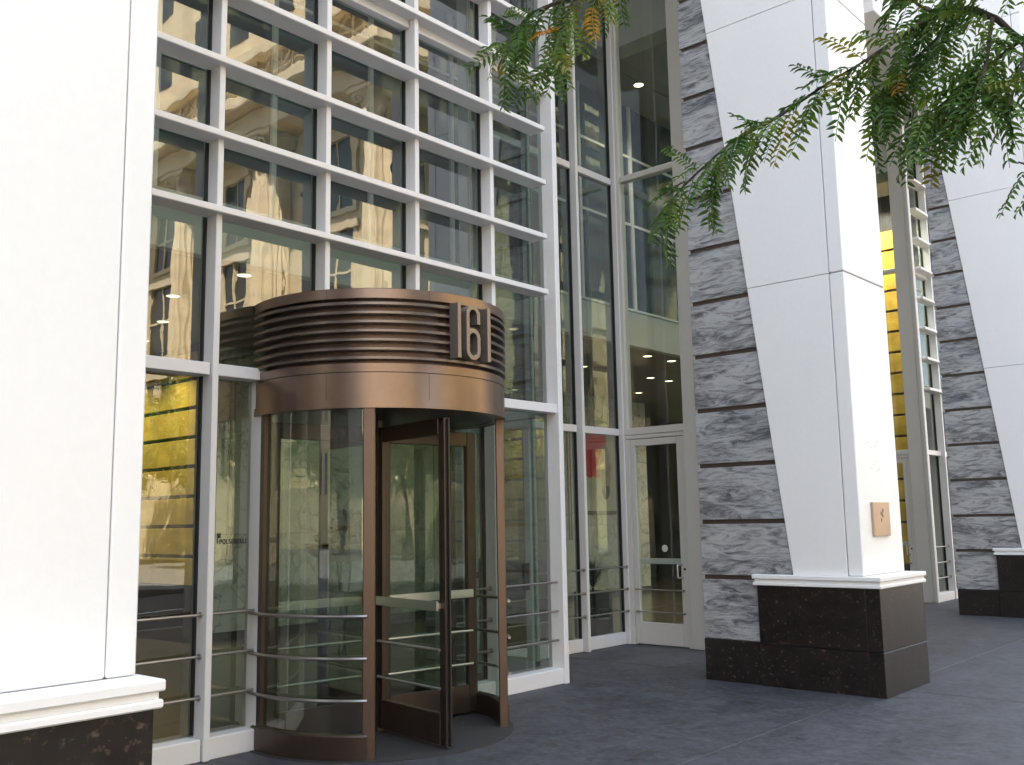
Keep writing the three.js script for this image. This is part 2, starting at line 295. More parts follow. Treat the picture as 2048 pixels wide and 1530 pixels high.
for (const [x, l] of [[7.83, 'glass return closing the far end of the revolving door front'], [15.73, 'glass return closing the front behind the plaqued pier']]) {
  const g = thing('side_return', [x, 0, -7.0], l, 'glass wall');
  part(g, 'transom', box(x - 0.06, x, 2.66, 2.76, -7.54, -6.48), M.metal); part(g, 'pane', paneX(x - 0.03, 2.76, TOPY, -7.55, -6.48), M.glass);
  const d = part(g, 'door', [box(x - 0.055, x - 0.005, 0.01, 2.655, -7.53, -7.45), box(x - 0.055, x - 0.005, 0.01, 2.655, -6.74, -6.66), box(x - 0.055, x - 0.005, 2.56, 2.655, -7.449, -6.741), box(x - 0.055, x - 0.005, 0.01, 0.22, -7.449, -6.741)], M.metal);
  part(d, 'pane', paneX(x - 0.03, 0.22, 2.56, -7.449, -6.741), M.doorGlass); part(d, 'panic_bar', box(x - 0.11, x - 0.07, 1.0, 1.07, -7.44, -6.75), M.rail); part(d, 'latch', box(x - 0.12, x - 0.056, 0.9, 1.17, -6.73, -6.68), M.black); part(g, 'pane', paneX(x - 0.03, 0.01, 2.66, -6.655, -6.48), M.glass);
}
// the single doors
function singleDoor(x, label) {
  const g = thing('glass_door', [x, 0, -7.05], label, 'door', 'single glass doors in the return walls');
  const z0 = -7.45, z1 = -6.66, xa = x - 0.015, xb = x + 0.045;
  part(g, 'stile', box(xa, xb, 0.012, 2.64, z0, z0 + 0.075, 0.004), M.beige);
  part(g, 'stile', box(xa, xb, 0.012, 2.64, z1 - 0.075, z1, 0.004), M.beige);
  part(g, 'top_rail', box(xa, xb, 2.55, 2.638, z0 + 0.076, z1 - 0.076, 0.004), M.beige);
  part(g, 'bottom_rail', box(xa, xb, 0.014, 0.285, z0 + 0.076, z1 - 0.076, 0.004), M.beige);
  part(g, 'pane', paneX(x + 0.015, 0.285, 2.55, z0 + 0.075, z1 - 0.075), M.doorGlass);
  const zh = z1 - 0.05, pts = [[xa, 1.02], [xa - 0.075, 1.02], [xa - 0.075, 0.86], [xa, 0.86]].map(([a, b], i) => new THREE.Vector3(a, b, zh - (i === 1 || i === 2 ? 0.03 : 0)));
  const path = new THREE.CurvePath(); for (let i = 0; i < 3; i++) path.add(new THREE.LineCurve3(pts[i], pts[i + 1]));
  part(g, 'pull_handle', new THREE.TubeGeometry(path, 30, 0.012, 8), M.bright);
  part(g, 'panic_bar', box(xb + 0.02, xb + 0.06, 1.02, 1.09, z0 + 0.06, z1 - 0.06, 0.004), M.metal); part(g, 'sticker', new THREE.CircleGeometry(0.045, 20).rotateY(-Math.PI / 2).translate(x + 0.011, 1.22, -6.98), M.paint);
  part(g, 'lock', rod([xa - 0.006, 0.965, z1 - 0.02], [xa + 0.01, 0.965, z1 - 0.02], 0.016, 12), M.iron);
  for (const y of [0.42, 0.70]) part(g, 'handrail', [rod([xa - 0.03, y, z0 + 0.03], [xa - 0.03, y, z1 - 0.03], 0.009), rod([xa, y, z0 + 0.04], [xa - 0.03, y, z0 + 0.04], 0.012), rod([xa, y, z1 - 0.04], [xa - 0.03, y, z1 - 0.04], 0.012)], M.rail);
  return g;
}
singleDoor(10.77, 'single pale metal glass door with pull handle between set-back glass and marble pier');
singleDoor(18.62, 'single pale glass door beyond the plaqued pier, in front of yellow panels');

// ---------------------------------------------------------------- piers
function pier(x, o, label) {                                // x: face towards the camera side
  const zf = o.zf ?? -3.61, sr = o.shaftR, pr = o.pedR, g = thing('pier', [(x + pr) / 2, 0, -4.4], label, 'pier', 'white and marble piers along the pavement');
  const zp = -3.466, zb = -5.29;
  // granite pedestal and plinth
  const e = 0.0018, gs = (a, b, c, d, z0, z1) => part(g, 'granite_slab', metreUV(box(a, b, c, d, z0, z1, 0.003), rr(0, 5), rr(0, 5)), M.granite);
  for (const [y0, y1] of [[0, 0.387], [0.391, 0.942]]) {
    gs(x - 0.035, x + 0.14, y0, y1, -4.66, -3.602); gs(x - 0.035, pr, y0, y1, -3.598, zp); gs(pr - 0.196, pr, y0, y1, -4.66, -3.602);
    gs(x + 0.141, pr - 0.197, y0, y1, -4.66, -3.7);
  }
  gs(x, pr - 0.03, 0, 0.402, zb, -4.663);
  part(g, 'cornice', [box(x - 0.065, pr + 0.03, 1.005, 1.047, -4.70, zp + 0.03, 0.006), box(x - 0.045, pr + 0.012, 0.975, 1.005, -4.68, zp + 0.012, 0.003), box(x - 0.06, pr + 0.025, 0.944, 0.976, -4.695, zp + 0.026, 0.006)], M.panel);
  // marble courses with bronze strips
  let y = 0.404;
  for (let k = 0; k < 21; k++) {
    const top = 1.03 + k * 0.567 - 0.064 + (k === 0 ? 0.02 : 0), h0 = y;
    part(g, 'marble_slab', metreUV(box(x + 0.012, sr - 0.02, h0, top, zb, -3.80, 0.004), 5.29 + rr(0, 1.08), -h0 + rr(0, 0.76)), M.marble);
    part(g, 'bronze_strip', box(x + 0.036, sr - 0.04, top, top + 0.044, zb + 0.016, -3.82, 0), M.bronzeStrip);
    y = top + 0.044; if (y > 11.9) break;
  }
  // white cladding: slanting side panels, corner pieces, front panels
  const joints = [1.05, 3.88, 6.73, 9.58, 11.95], zs = (yy) => -4.287 - (yy - 1.046) * 0.1145;
  for (let k = 0; k < 4; k++) {
    const y0 = joints[k] + (k ? 0.005 : 0), y1 = joints[k + 1] - 0.005;
    for (const [xa, s] of [[x - 0.008, 1], [sr - 0.018, -1]]) {
      const sh = new THREE.Shape([[zs(y0), y0], [-3.76, y0], [-3.76, y1], [zs(y1), y1]].map(([a, b]) => new THREE.Vector2(a, b)));
      const eg = new THREE.ExtrudeGeometry(sh, { depth: 0.018, bevelEnabled: true, bevelThickness: 0.002, bevelSize: 0.002, bevelSegments: 1 });
      eg.rotateY(-Math.PI / 2).translate(xa + 0.018, 0, 0);  // local z -> -x, local x -> z
      part(g, 'side_panel', metreUV(prep(eg), rr(0, 4), rr(0, 4)), M.panel);
    }
        part(g, 'corner_panel', box(sr - 0.115, sr + 0.002, y0, y1, -3.752, zf, 0.008), M.panel);
    part(g, 'front_panel', metreUV(box(x - 0.01, sr - 0.119, y0, y1, -3.752, zf, 0.008), rr(0, 4), rr(0, 4)), M.panel);
  }
  if (o.marks) for (const [a, b] of [[9.12, 2.27], [9.19, 2.22], [9.27, 2.24], [9.33, 2.28], [9.16, 2.03], [9.22, 2.06], [9.29, 2.0], [9.34, 2.02], [9.26, 2.09]]) part(g, 'anchor_mark', box(a, a + 0.009, b, b + 0.014, zf - 0.004, zf + 0.002, 0), M.rail);
  return g;
}
pier(0.88, { shaftR: 1.905, pedR: 1.905 }, 'blank white pier on dark granite, beside the revolving door front');
pier(8.83, { shaftR: 9.82, pedR: 9.88, marks: true }, 'white pier with marble side and square bronze plaque on its front');
pier(16.60, { shaftR: 17.6, pedR: 17.66 }, 'white pier with marble side standing beyond the plaqued pier');
{
  const p = thing('bronze_plaque', [9.28, 1.56, -3.604], 'square brushed bronze plaque with leaf emblem on the white pier', 'plaque');
  part(p, 'plate', box(9.08, 9.475, 1.40, 1.715, -3.609, -3.585, 0.003), std(C3(0.48, 0.35, 0.25), 0.42, 0.7, { map: brushed }));
  const leaf = (cx, cy, w, h, a) => { const s = new THREE.Shape(); s.moveTo(0, -h); s.quadraticCurveTo(w, 0, 0, h); s.quadraticCurveTo(-w, 0, 0, -h); return new THREE.ExtrudeGeometry(s, { depth: 0.002, bevelEnabled: false, curveSegments: 6 }).rotateZ(a).translate(cx, cy, -3.5853); };
  part(p, 'leaf_emblem', [leaf(9.305, 1.635, 0.035, 0.024, -0.3), leaf(9.262, 1.61, 0.03, 0.02, 0.5), leaf(9.298, 1.59, 0.032, 0.022, 0.3), leaf(9.262, 1.548, 0.026, 0.02, -0.2)], M.bronzeStrip);
}
for (const [a, b, l] of [[14.85, 19.6, 'white lintel box high above the pavement at the farther pier'], [6.95, 11.7, 'white lintel box high above the plaqued pier']]) {
  const t = thing('lintel', [a, 9.55, -5.8], l, 'lintel'); part(t, 'face_panel', box(a, b, 9.55, 11.9, -6.19, -5.3, 0.01), M.panel);
}
{ // the floors above: what shades the street
  const u = thing('upper_building', [5, 12, -20], 'pale upper storeys of the building carried over the pavement', 'building');
  part(u, 'wall', box(-24, 44, 12.0, 42, -40, -4.7, 0.02), M.beige); part(u, 'soffit', box(-23.9, 43.9, 11.96, 11.995, -16, -4.72, 0), M.panel);
}

// ---------------------------------------------------------------- revolving door
const RX = 5.245, RZ = -6.10;
{
  const g = thing('revolving_door', [RX, 0, RZ], 'bronze revolving door with ribbed drum canopy and four glass wings', 'revolving door');
  const P0 = -107, P1 = 107;
  const can = part(g, 'canopy', [arc(RX, RZ, [[0.93, 2.425], [1.03, 2.425], [1.03, 2.675], [0.93, 2.675]], -180, 180, 96), arc(RX, RZ, [[0.93, 2.681], [1.03, 2.681], [1.03, 2.742], [0.93, 2.742]], P0, P1, 72)], M.bronze);
  part(can, 'canopy_seam', arc(RX, RZ, [[0.94, 2.674], [1.022, 2.674], [1.022, 2.682], [0.94, 2.682]], P0, P1, 64), M.black);
  part(can, 'lip', arc(RX, RZ, [[1.0, 2.42], [1.036, 2.42], [1.036, 2.478], [1.0, 2.478]], P0, P1, 72), M.bronze);
  part(can, 'backing', arc(RX, RZ, [[0.94, 2.742], [0.965, 2.742], [0.965, 3.215], [0.94, 3.215]], P0, P1, 64), M.post);
  part(can, 'top_band', arc(RX, RZ, [[0.93, 3.215], [1.035, 3.215], [1.04, 3.22], [1.04, 3.288], [1.035, 3.293], [0.93, 3.293]], P0, P1, 72), M.bronze);
  for (let k = 0; k < 7; k++) { const y = 2.768 + k * 0.0665; part(can, 'rib', arc(RX, RZ, [[0.96, y], [1.040, y], [1.045, y + 0.004], [1.045, y + 0.022], [1.040, y + 0.027], [0.96, y + 0.027]], P0, P1, 64), M.ribMetal); }
  for (const a of [-62, -20, 40, 78]) for (const [y0, y1] of [[2.48, 2.674], [3.222, 3.286]]) { const r = y0 > 3 ? 1.0395 : 1.0295, sg = box(-0.0012, 0.0012, y0, y1, -0.001, 0.0012, 0); sg.rotateY(a * D).translate(RX + r * Math.sin(a * D), 0, RZ + r * Math.cos(a * D)); part(can, 'panel_joint', sg, M.black); }
  const lid = new THREE.CircleGeometry(1.0, 64).rotateX(-Math.PI / 2).translate(RX, 3.27, RZ); part(can, 'roof', prep(lid), M.soffit);
  part(g, 'drum_ceiling', [new THREE.CylinderGeometry(0.985, 0.985, 0.03, 64).translate(RX, 2.445, RZ)], M.soffit);
  part(g, 'drum_floor', [new THREE.CylinderGeometry(1.06, 1.06, 0.008, 72).translate(RX, 0.002, RZ)], std(C3(0.028, 0.027, 0.028), 0.7, 0, { bumpMap: bumpN, bumpScale: 0.002 }));
  for (const s of [-1, 1]) {
    const a0 = s > 0 ? 45 : -135, a1 = a0 + 90;
    part(g, 'curved_pane', arc(RX, RZ, [[0.983, 0.17], [0.985, 0.17], [0.985, 2.425], [0.983, 2.425]], a0 + 2, a1 - 2, 40), M.doorGlass);
    part(g, 'kick_plate', arc(RX, RZ, [[0.95, 0], [1.028, 0], [1.028, 0.16], [1.02, 0.172], [0.955, 0.172], [0.95, 0.16]], a0, a1, 40), M.bronzeDark);
    for (const y of railYs) part(g, 'curved_handrail', arc(RX, RZ, Array.from({ length: 8 }, (_, i) => [1.04 + 0.011 * Math.cos(i * Math.PI / 4), y - 0.02 + 0.013 * Math.sin(i * Math.PI / 4)]), a0, s > 0 ? 104 : a1, 40).translate(0, 0, 0), M.rail);
    for (const a of [s * 44.5, s * 135.5]) {
      const m = box(-0.043, 0.043, 0, 2.43, -0.035, 0.033, 0.006); m.rotateY(a * D).translate(RX + 0.985 * Math.sin(a * D), 0, RZ + 0.985 * Math.cos(a * D));
      part(g, 'post', m, M.post);
    }
    // stile where the drum meets the front
    const jm = box(-0.03, 0.03, 0.0, 2.43, -0.03, 0.03, 0.004); const ja = s * 99; jm.rotateY(ja * D).translate(RX + 0.985 * Math.sin(ja * D), 0, RZ + 0.985 * Math.cos(ja * D)); part(g, 'stile', jm, M.bronzeDark);
  }
  part(g, 'centre_shaft', [cyl(RX, 0.01, 2.43, RZ, 0.035), cyl(RX, 0.0, 0.03, RZ, 0.07)], M.bronzeDark);
  for (const th of [99, 9, 189, 279]) {
    const w = new THREE.Group(); w.name = 'wing'; g.add(w); w.rotation.y = -th * D;
    const add = (n, ge, m) => { const o = new THREE.Mesh(Array.isArray(ge) ? merge(ge) : ge, m); o.name = n; w.add(o); return o; };
    add('stile', box(0.875, 0.955, 0.025, 2.37, -0.027, 0.027, 0.004), M.bronzeDark);
    add('stile', box(0.035, 0.095, 0.025, 2.37, -0.027, 0.027, 0.004), M.bronzeDark);
    add('top_rail', box(0.096, 0.874, 2.25, 2.37, -0.026, 0.026, 0.004), M.post);
    add('bottom_rail', box(0.096, 0.874, 0.025, 0.245, -0.026, 0.026, 0.004), M.post);
    add('pane', pane(0.095, 0.876, 0.245, 2.25, 0), M.doorGlass);
    add('seal', box(0.956, 0.978, 0.03, 2.36, -0.006, 0.006, 0.002), M.black);
    add('push_bar', [box(0.06, 0.9, 0.965, 1.035, 0.05, 0.066, 0.003), box(0.87, 0.9, 0.98, 1.02, 0.027, 0.051, 0.002), box(0.06, 0.09, 0.98, 1.02, 0.027, 0.051, 0.002)], M.bright);
    for (const y of [0.42, 0.69]) add('guard_rail', rod([0.06, y, 0.045], [0.9, y, 0.045], 0.012, 8), M.bright);
  }
}
{ // 161
  const g = thing('address_number', [5.22, 2.8, -5.05], 'tall bronze numerals 161 standing off the ribbed canopy', 'address sign');
  const y0 = 2.795, z0 = -5.075, z1 = -4.985;
  const one = (x) => box(x - 0.017, x + 0.017, y0, y0 + 0.415, z0, z1, 0.002);
  part(g, 'digit_one', one(5.066), M.digit); part(g, 'digit_one', one(5.385), M.digit);
  const w = 0.148, t = 0.033, R = w / 2, yt = 0.415, ym = 0.238, yl = 0.275, s = new THREE.Shape();
  s.moveTo(w, yl); s.lineTo(w, yt - R); s.absarc(R, yt - R, R, 0, Math.PI, false); s.lineTo(0, R); s.absarc(R, R, R, Math.PI, 2 * Math.PI, false); s.lineTo(w, ym - R);
  s.absarc(R, ym - R, R, 0, Math.acos((t - R) / R), false); s.lineTo(t, yt - R); s.absarc(R, yt - R, R - t, Math.PI, 0, true); s.lineTo(w - t, yl); s.closePath();
  const h = new THREE.Path(); h.moveTo(w - t, ym - R); h.absarc(R, ym - R, R - t, 0, Math.PI, false); h.lineTo(t, R); h.absarc(R, R, R - t, Math.PI, 2 * Math.PI, false); h.closePath(); s.holes.push(h);
  const six = new THREE.ExtrudeGeometry(s, { depth: z1 - z0, bevelEnabled: false, curveSegments: 14 }).translate(5.213 - R, y0, z0);
  part(g, 'digit_six', six, M.digit);
  part(g, 'stand_off', [5.066, 5.15, 5.385].flatMap((x) => [2.9, 3.1].map((y) => rod([x, y, z0], [x, y, -5.12], 0.006, 6))), M.bronzeDark);
}
{ // lettering on the pane
  const font = await new FontLoader().loadAsync('fonts/droid/droid_sans_bold.typeface.json');
  const tg = new TextGeometry('POLSINELLI', { font, size: 0.036, depth: 0.0015, curveSegments: 4 }); tg.computeBoundingBox();
  tg.scale(0.232 / tg.boundingBox.max.x, 1, 1).translate(3.995, 1.472, -6.4175);
  const o = thing('window_lettering', [4.1, 1.47, -6.417], 'small dark capital lettering with a square logo on the glass', 'lettering');
  part(o, 'letters', prep(tg), M.black); part(o, 'logo', [box(3.978, 4.008, 1.515, 1.55, -6.4175, -6.416, 0), box(3.978, 3.986, 1.475, 1.5149, -6.4175, -6.416, 0)], M.black);
}

// ---------------------------------------------------------------- lobby
const YC = 4.22, YT = 8.05;
struct('lobby_floor', [box(-8, 34, -0.02, 0.006, -16.2, -7.68, 0), box(2.9, 7.8, -0.02, 0.006, -7.67, -6.44, 0), box(10.9, 15.7, -0.02, 0.006, -7.67, -6.44, 0), box(18.74, 23.5, -0.02, 0.006, -7.67, -6.44, 0)], M.floor);
struct('lobby_back_wall', box(-8, 34, 0, YT, -16.4, -16.2, 0), M.wood);
struct('lobby_end_wall', [box(-8.2, -8, 0, 12, -16.4, -6.5, 0), box(34, 34.2, 0, 12, -16.4, -6.5, 0)], M.plaster);
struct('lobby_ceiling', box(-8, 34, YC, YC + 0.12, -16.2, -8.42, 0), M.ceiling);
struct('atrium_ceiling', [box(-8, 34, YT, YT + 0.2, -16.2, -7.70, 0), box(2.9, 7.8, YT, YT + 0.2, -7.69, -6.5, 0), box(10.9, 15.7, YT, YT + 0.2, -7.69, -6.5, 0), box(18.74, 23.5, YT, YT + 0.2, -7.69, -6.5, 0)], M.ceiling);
{
  const f = thing('mezzanine_edge', [13, YC, -8.35], 'cream upper floor edge running across the lobby behind the glass', 'balcony');
  part(f, 'fascia', box(-8, 34, YC - 0.03, 4.72, -8.42, -8.30, 0.01), M.plaster);
  part(f, 'cap', box(-8, 34, 4.722, 4.76, -8.43, -8.28, 0.006), M.metal);
  for (let x = -7.5; x < 33; x += 1.32) part(f, 'window_post', box(x, x + 0.06, 4.76, YT, -8.40, -8.33, 0), M.metal);
  for (const y of [6.1, 7.2]) part(f, 'window_rail', box(-8, 34, y, y + 0.04, -8.395, -8.345, 0), M.metal);
  for (let x = -7.44; x < 33; x += 1.32) for (const [y0, y1] of [[4.762, 6.1], [6.14, 7.2], [7.24, YT]]) part(f, 'window_pane', box(x, x + 1.26, y0, y1, -8.375, -8.365, 0), M.blueGlass);
}
for (let k = -1; k < 3; k++) {
  const x0 = 7.4 + 7.9 * k, W = k === 1 ? 3.4 : 4.6, x1 = x0 + W;
  const b = thing('marble_core', [(x0 + x1) / 2, 0, -14], ['veined marble core wall at the end of the lobby beyond the first pier', 'veined marble lobby wall seen through the revolving door glass', 'veined marble lobby wall carrying the red painting', 'veined marble lobby wall at the far end of the lobby'][k + 1], 'wall', 'marble core walls in the lobby');
  part(b, 'backing', box(x0 + 0.04, x1, 0, YC, -16.19, -12.55, 0), M.dim);
  for (let c = 0; c < 3; c++) for (let r = 0; r < 3; r++) part(b, 'marble_slab', metreUV(box(x0 + 0.042 + c * (W - 0.042) / 3, x0 + 0.036 + (c + 1) * (W - 0.042) / 3, 0.12 + r * 1.366, 1.48 + r * 1.366, -12.549, -12.5, 0.003), rr(0, 9), rr(0, 9)), M.wallMarble);
  part(b, 'skirting', box(x0 + 0.042, x1, 0, 0.115, -12.549, -12.49, 0), M.black);
  for (const dx of [0.5, 0.58]) part(b, 'bronze_strip', box(x0 + dx, x0 + dx + 0.02, 1.2, 3.7, -12.499, -12.485, 0), M.bronze);
  if (k === 2) continue;
  const y = thing('onyx_wall', [x0, 0, -13.4], ['yellow stone panelling beside the first marble core', 'yellow stone panelling seen through the glass left of the revolving door', 'thin strip of yellow stone panelling seen right of the revolving door', 'yellow stone panelling at the far end of the lobby'][k + 1], 'wall', 'yellow stone walls in the lobby');
  part(y, 'backing', box(x0 + 0.0, x0 + 0.038, 0.78, YC, -15.6, -12.5, 0), M.black); part(y, 'base', box(x0 - 0.03, x0 + 0.037, 0, 0.775, -15.6, -12.5, 0), M.wood);
  for (let r = 0; r < 8; r++) for (let c = 0; c < 3; c++) part(y, 'onyx_panel', metreUV(box(x0 - 0.035, x0 - 0.001, 0.80 + r * 0.418, 1.165 + r * 0.418, -12.51 - (c + 1) * 1.02, -12.515 - c * 1.02, 0.004), rr(0, 5), rr(0, 5)), M.onyx);
}
{
  const y = thing('onyx_wall', [19.6, 0, -7.5], 'yellow stone panelling with dark joints behind the farther return wall', 'wall', 'yellow stone walls in the lobby');
  part(y, 'backing', box(19.6, 19.7, 0.6, YT, -8.25, -6.75, 0), M.black); part(y, 'base', box(19.56, 19.7, 0, 0.6, -8.25, -6.75, 0), M.wood);
  for (let r = 0; r < 16; r++) part(y, 'onyx_panel', metreUV(box(19.56, 19.598, 0.63 + r * 0.42, 1.0 + r * 0.42, -8.24, -6.76, 0.004), rr(0, 5), rr(0, 5)), M.onyx);
}
{ // painting
  const p = thing('painting', [16.85, 1.75, -12.46], 'red and cream painting with a standing figure on the marble wall', 'painting');
  const art = tex(256, 320, (u, v) => {
    const n = fbm(u * 8, v * 8, 2, 4), fx = (u - 0.62 + 0.05 * n) / 0.13, fy = (v - 0.5) / 0.36, fig = fx * fx + fy * fy < 1 && v > 0.08, red = u < 0.66 && v > 0.42 + 0.08 * n;
    if (fig) { const t = 0.45 + 0.5 * n; return v < 0.32 ? [0.05, 0.04, 0.035] : [0.42 * t + 0.15, 0.36 * t + 0.12, 0.26 * t + 0.08]; }
    return red ? [0.6 + 0.12 * n, 0.03, 0.04] : [0.55 + 0.1 * n, 0.5 + 0.1 * n, 0.38];
  }, true); art.wrapS = art.wrapT = THREE.ClampToEdgeWrapping;
  part(p, 'frame', [box(16.1, 17.6, 1.70, 1.78, -12.49, -12.43, 0.004), box(16.1, 17.6, 3.42, 3.48, -12.49, -12.43, 0.004), box(16.1, 16.15, 1.78, 3.42, -12.49, -12.43, 0.004), box(17.55, 17.6, 1.78, 3.42, -12.49, -12.43, 0.004)], M.black);
  part(p, 'canvas', new THREE.PlaneGeometry(1.4, 1.64).translate(16.85, 2.6, -12.44), std(C3(1, 1, 1), 0.7, 0, { map: art }));
}
function bush(n, r) { const out = []; for (let i = 0; i < n; i++) { const g = new THREE.CircleGeometry(rr(0.02, 0.045), 5).scale(1, 1.8, 1).rotateX(rr(-1.5, 1.5)).rotateY(rr(0, 6.28)); const a = rr(0, 6.28), e = Math.acos(rr(0, 1)), q = r * Math.pow(rnd(), 0.4); g.translate(q * Math.sin(e) * Math.cos(a), q * 1.3 * Math.cos(e), q * Math.sin(e) * Math.sin(a)); out.push(g); } return merge(out); }
function spiky(n, h, spread, w) {                            // grass-like tuft
  const out = [];
  for (let i = 0; i < n; i++) {
    const a = rr(0, 6.28), lean = rr(0.1, 1) * spread, hh = h * rr(0.6, 1), pos = [], dx = Math.cos(a), dz = Math.sin(a), S = 5;
    for (let k = 0; k < S; k++) { const t0 = k / S, t1 = (k + 1) / S, f = (t) => [dx * lean * t * t, hh * (t - 0.28 * lean / spread * t * t), dz * lean * t * t], A = f(t0), B = f(t1), w0 = w * (1 - t0), w1 = w * (1 - t1);
      pos.push(A[0] - dz * w0, A[1], A[2] + dx * w0, A[0] + dz * w0, A[1], A[2] - dx * w0, B[0] + dz * w1, B[1], B[2] - dx * w1, A[0] - dz * w0, A[1], A[2] + dx * w0, B[0] + dz * w1, B[1], B[2] - dx * w1, B[0] - dz * w1, B[1], B[2] + dx * w1); }
    const g = new THREE.BufferGeometry(); g.setAttribute('position', new THREE.Float32BufferAttribute(pos, 3)); g.computeVertexNormals(); metreUV(g); out.push(g);
  }
  return merge(out);
}
{
  const p = thing('potted_plant', [10.85, 0, -8.2], 'spiky grass plant in a tall dark planter inside the set-back glass', 'plant');
  part(p, 'planter', [box(10.66, 11.04, 0.03, 0.64, -8.39, -8.01, 0.01), box(10.68, 11.02, 0.006, 0.031, -8.37, -8.03, 0)], std(C3(0.03, 0.03, 0.032), 0.5));
  const leaves = part(p, 'leaves', spiky(190, 0.56, 0.36, 0.015).translate(10.85, 0.62, -8.2), std(C3(0.045, 0.075, 0.025), 0.55, 0, { side: THREE.DoubleSide })); leaves.userData.kind = 'stuff';
  const q = thing('potted_plant', [10.2, 0, -10.4], 'spiky grass plant in a black planter behind the revolving door', 'plant');
  part(q, 'planter', box(10.0, 10.4, 0.01, 0.62, -10.6, -10.2, 0.01), M.black);
  part(q, 'leaves', spiky(60, 0.6, 0.4, 0.008).translate(10.2, 0.6, -10.4), leaves.material).userData.kind = 'stuff';
}
{
  const p = thing('bowl_planter', [7.45, 0, -9.3], 'wide dark bowl of shrubs on thin legs behind the revolving door glass', 'planter');
  part(p, 'bowl', new THREE.LatheGeometry([[0, 1.16], [0.2, 1.17], [0.38, 1.25], [0.47, 1.36], [0.48, 1.38], [0.45, 1.38], [0.2, 1.34], [0, 1.34]].map(([a, c]) => new THREE.Vector2(a, c)), 32).translate(7.45, 0, -9.3), M.iron);
  for (let k = 0; k < 3; k++) { const a = k * 2.1 + 0.4; part(p, 'leg', rod([7.45 + 0.1 * Math.cos(a), 1.17, -9.3 + 0.1 * Math.sin(a)], [7.45 + 0.05 * Math.cos(a + 2), 0.008, -9.3 + 0.05 * Math.sin(a + 2)], 0.012), M.iron); }
  part(p, 'shrub', [bush(420, 0.3).translate(7.6, 1.36, -9.35), bush(160, 0.16).translate(7.2, 1.36, -9.25)], std(C3(0.03, 0.045, 0.02), 0.7, 0, { side: THREE.DoubleSide })).userData.kind = 'stuff';
}
{ // recessed ceiling lamps
  const glow = new THREE.MeshStandardMaterial({ color: 0x000000, emissive: C3(1, 0.82, 0.5), emissiveIntensity: 0.8 });
  const one = (x, y, z, i) => {
    const d = thing('ceiling_downlight', [x, y, z], y > 5 && x > 15 ? 'high downlight washing the yellow panels behind the farther return wall' : z < -12.6 ? 'lobby downlight washing the yellow stone panelling' : y > 5 ? 'small lit downlight in the high ceiling behind the set-back glass' : 'small round lit downlight in the lobby ceiling', 'downlight', y > 5 && x < 15 ? undefined : y > 5 ? 'downlights over the far yellow panels' : z < -12.6 ? 'downlights over the yellow panelling' : 'downlights in the lobby ceiling');
    part(d, 'trim_ring', new THREE.TorusGeometry(0.08, 0.012, 8, 20).rotateX(Math.PI / 2).translate(x, y - 0.002, z), M.bright);
    part(d, 'lamp', new THREE.CylinderGeometry(0.07, 0.07, 0.008, 20).translate(x, y - 0.008, z), glow);
    const l = new THREE.SpotLight(C3(1, 0.9, 0.74), i, 0, 62 * D, 0.8, 2); l.position.set(x, y - 0.03, z); l.target.position.set(...(y > 5 && x > 15 ? [19.6, 2.2, z] : [x, 0, z])); l.castShadow = true; l.shadow.radius = 3.5; scene.add(l, l.target);
  };
  for (const [x, z] of [[5.67, -8.75], [5.63, -10.12], [6.27, -11.5], [8.6, -10.12], [9.2, -11.5], [13.22, -8.75], [13.94, -8.75], [13.3, -10.12], [14.54, -10.1], [15.34, -10.1], [15.97, -10.1], [17.0, -11.5], [19.4, -11.6], [20.0, -11.6], [6.75, -12.9], [6.75, -14.2], [14.65, -12.9]]) one(x, YC, z, z < -12.6 ? 4 : 0.9);
  one(18.95, YT, -7.25, 9); one(18.95, YT, -7.95, 9);
  one(11.75, YT, -7.75, 2.5);
}

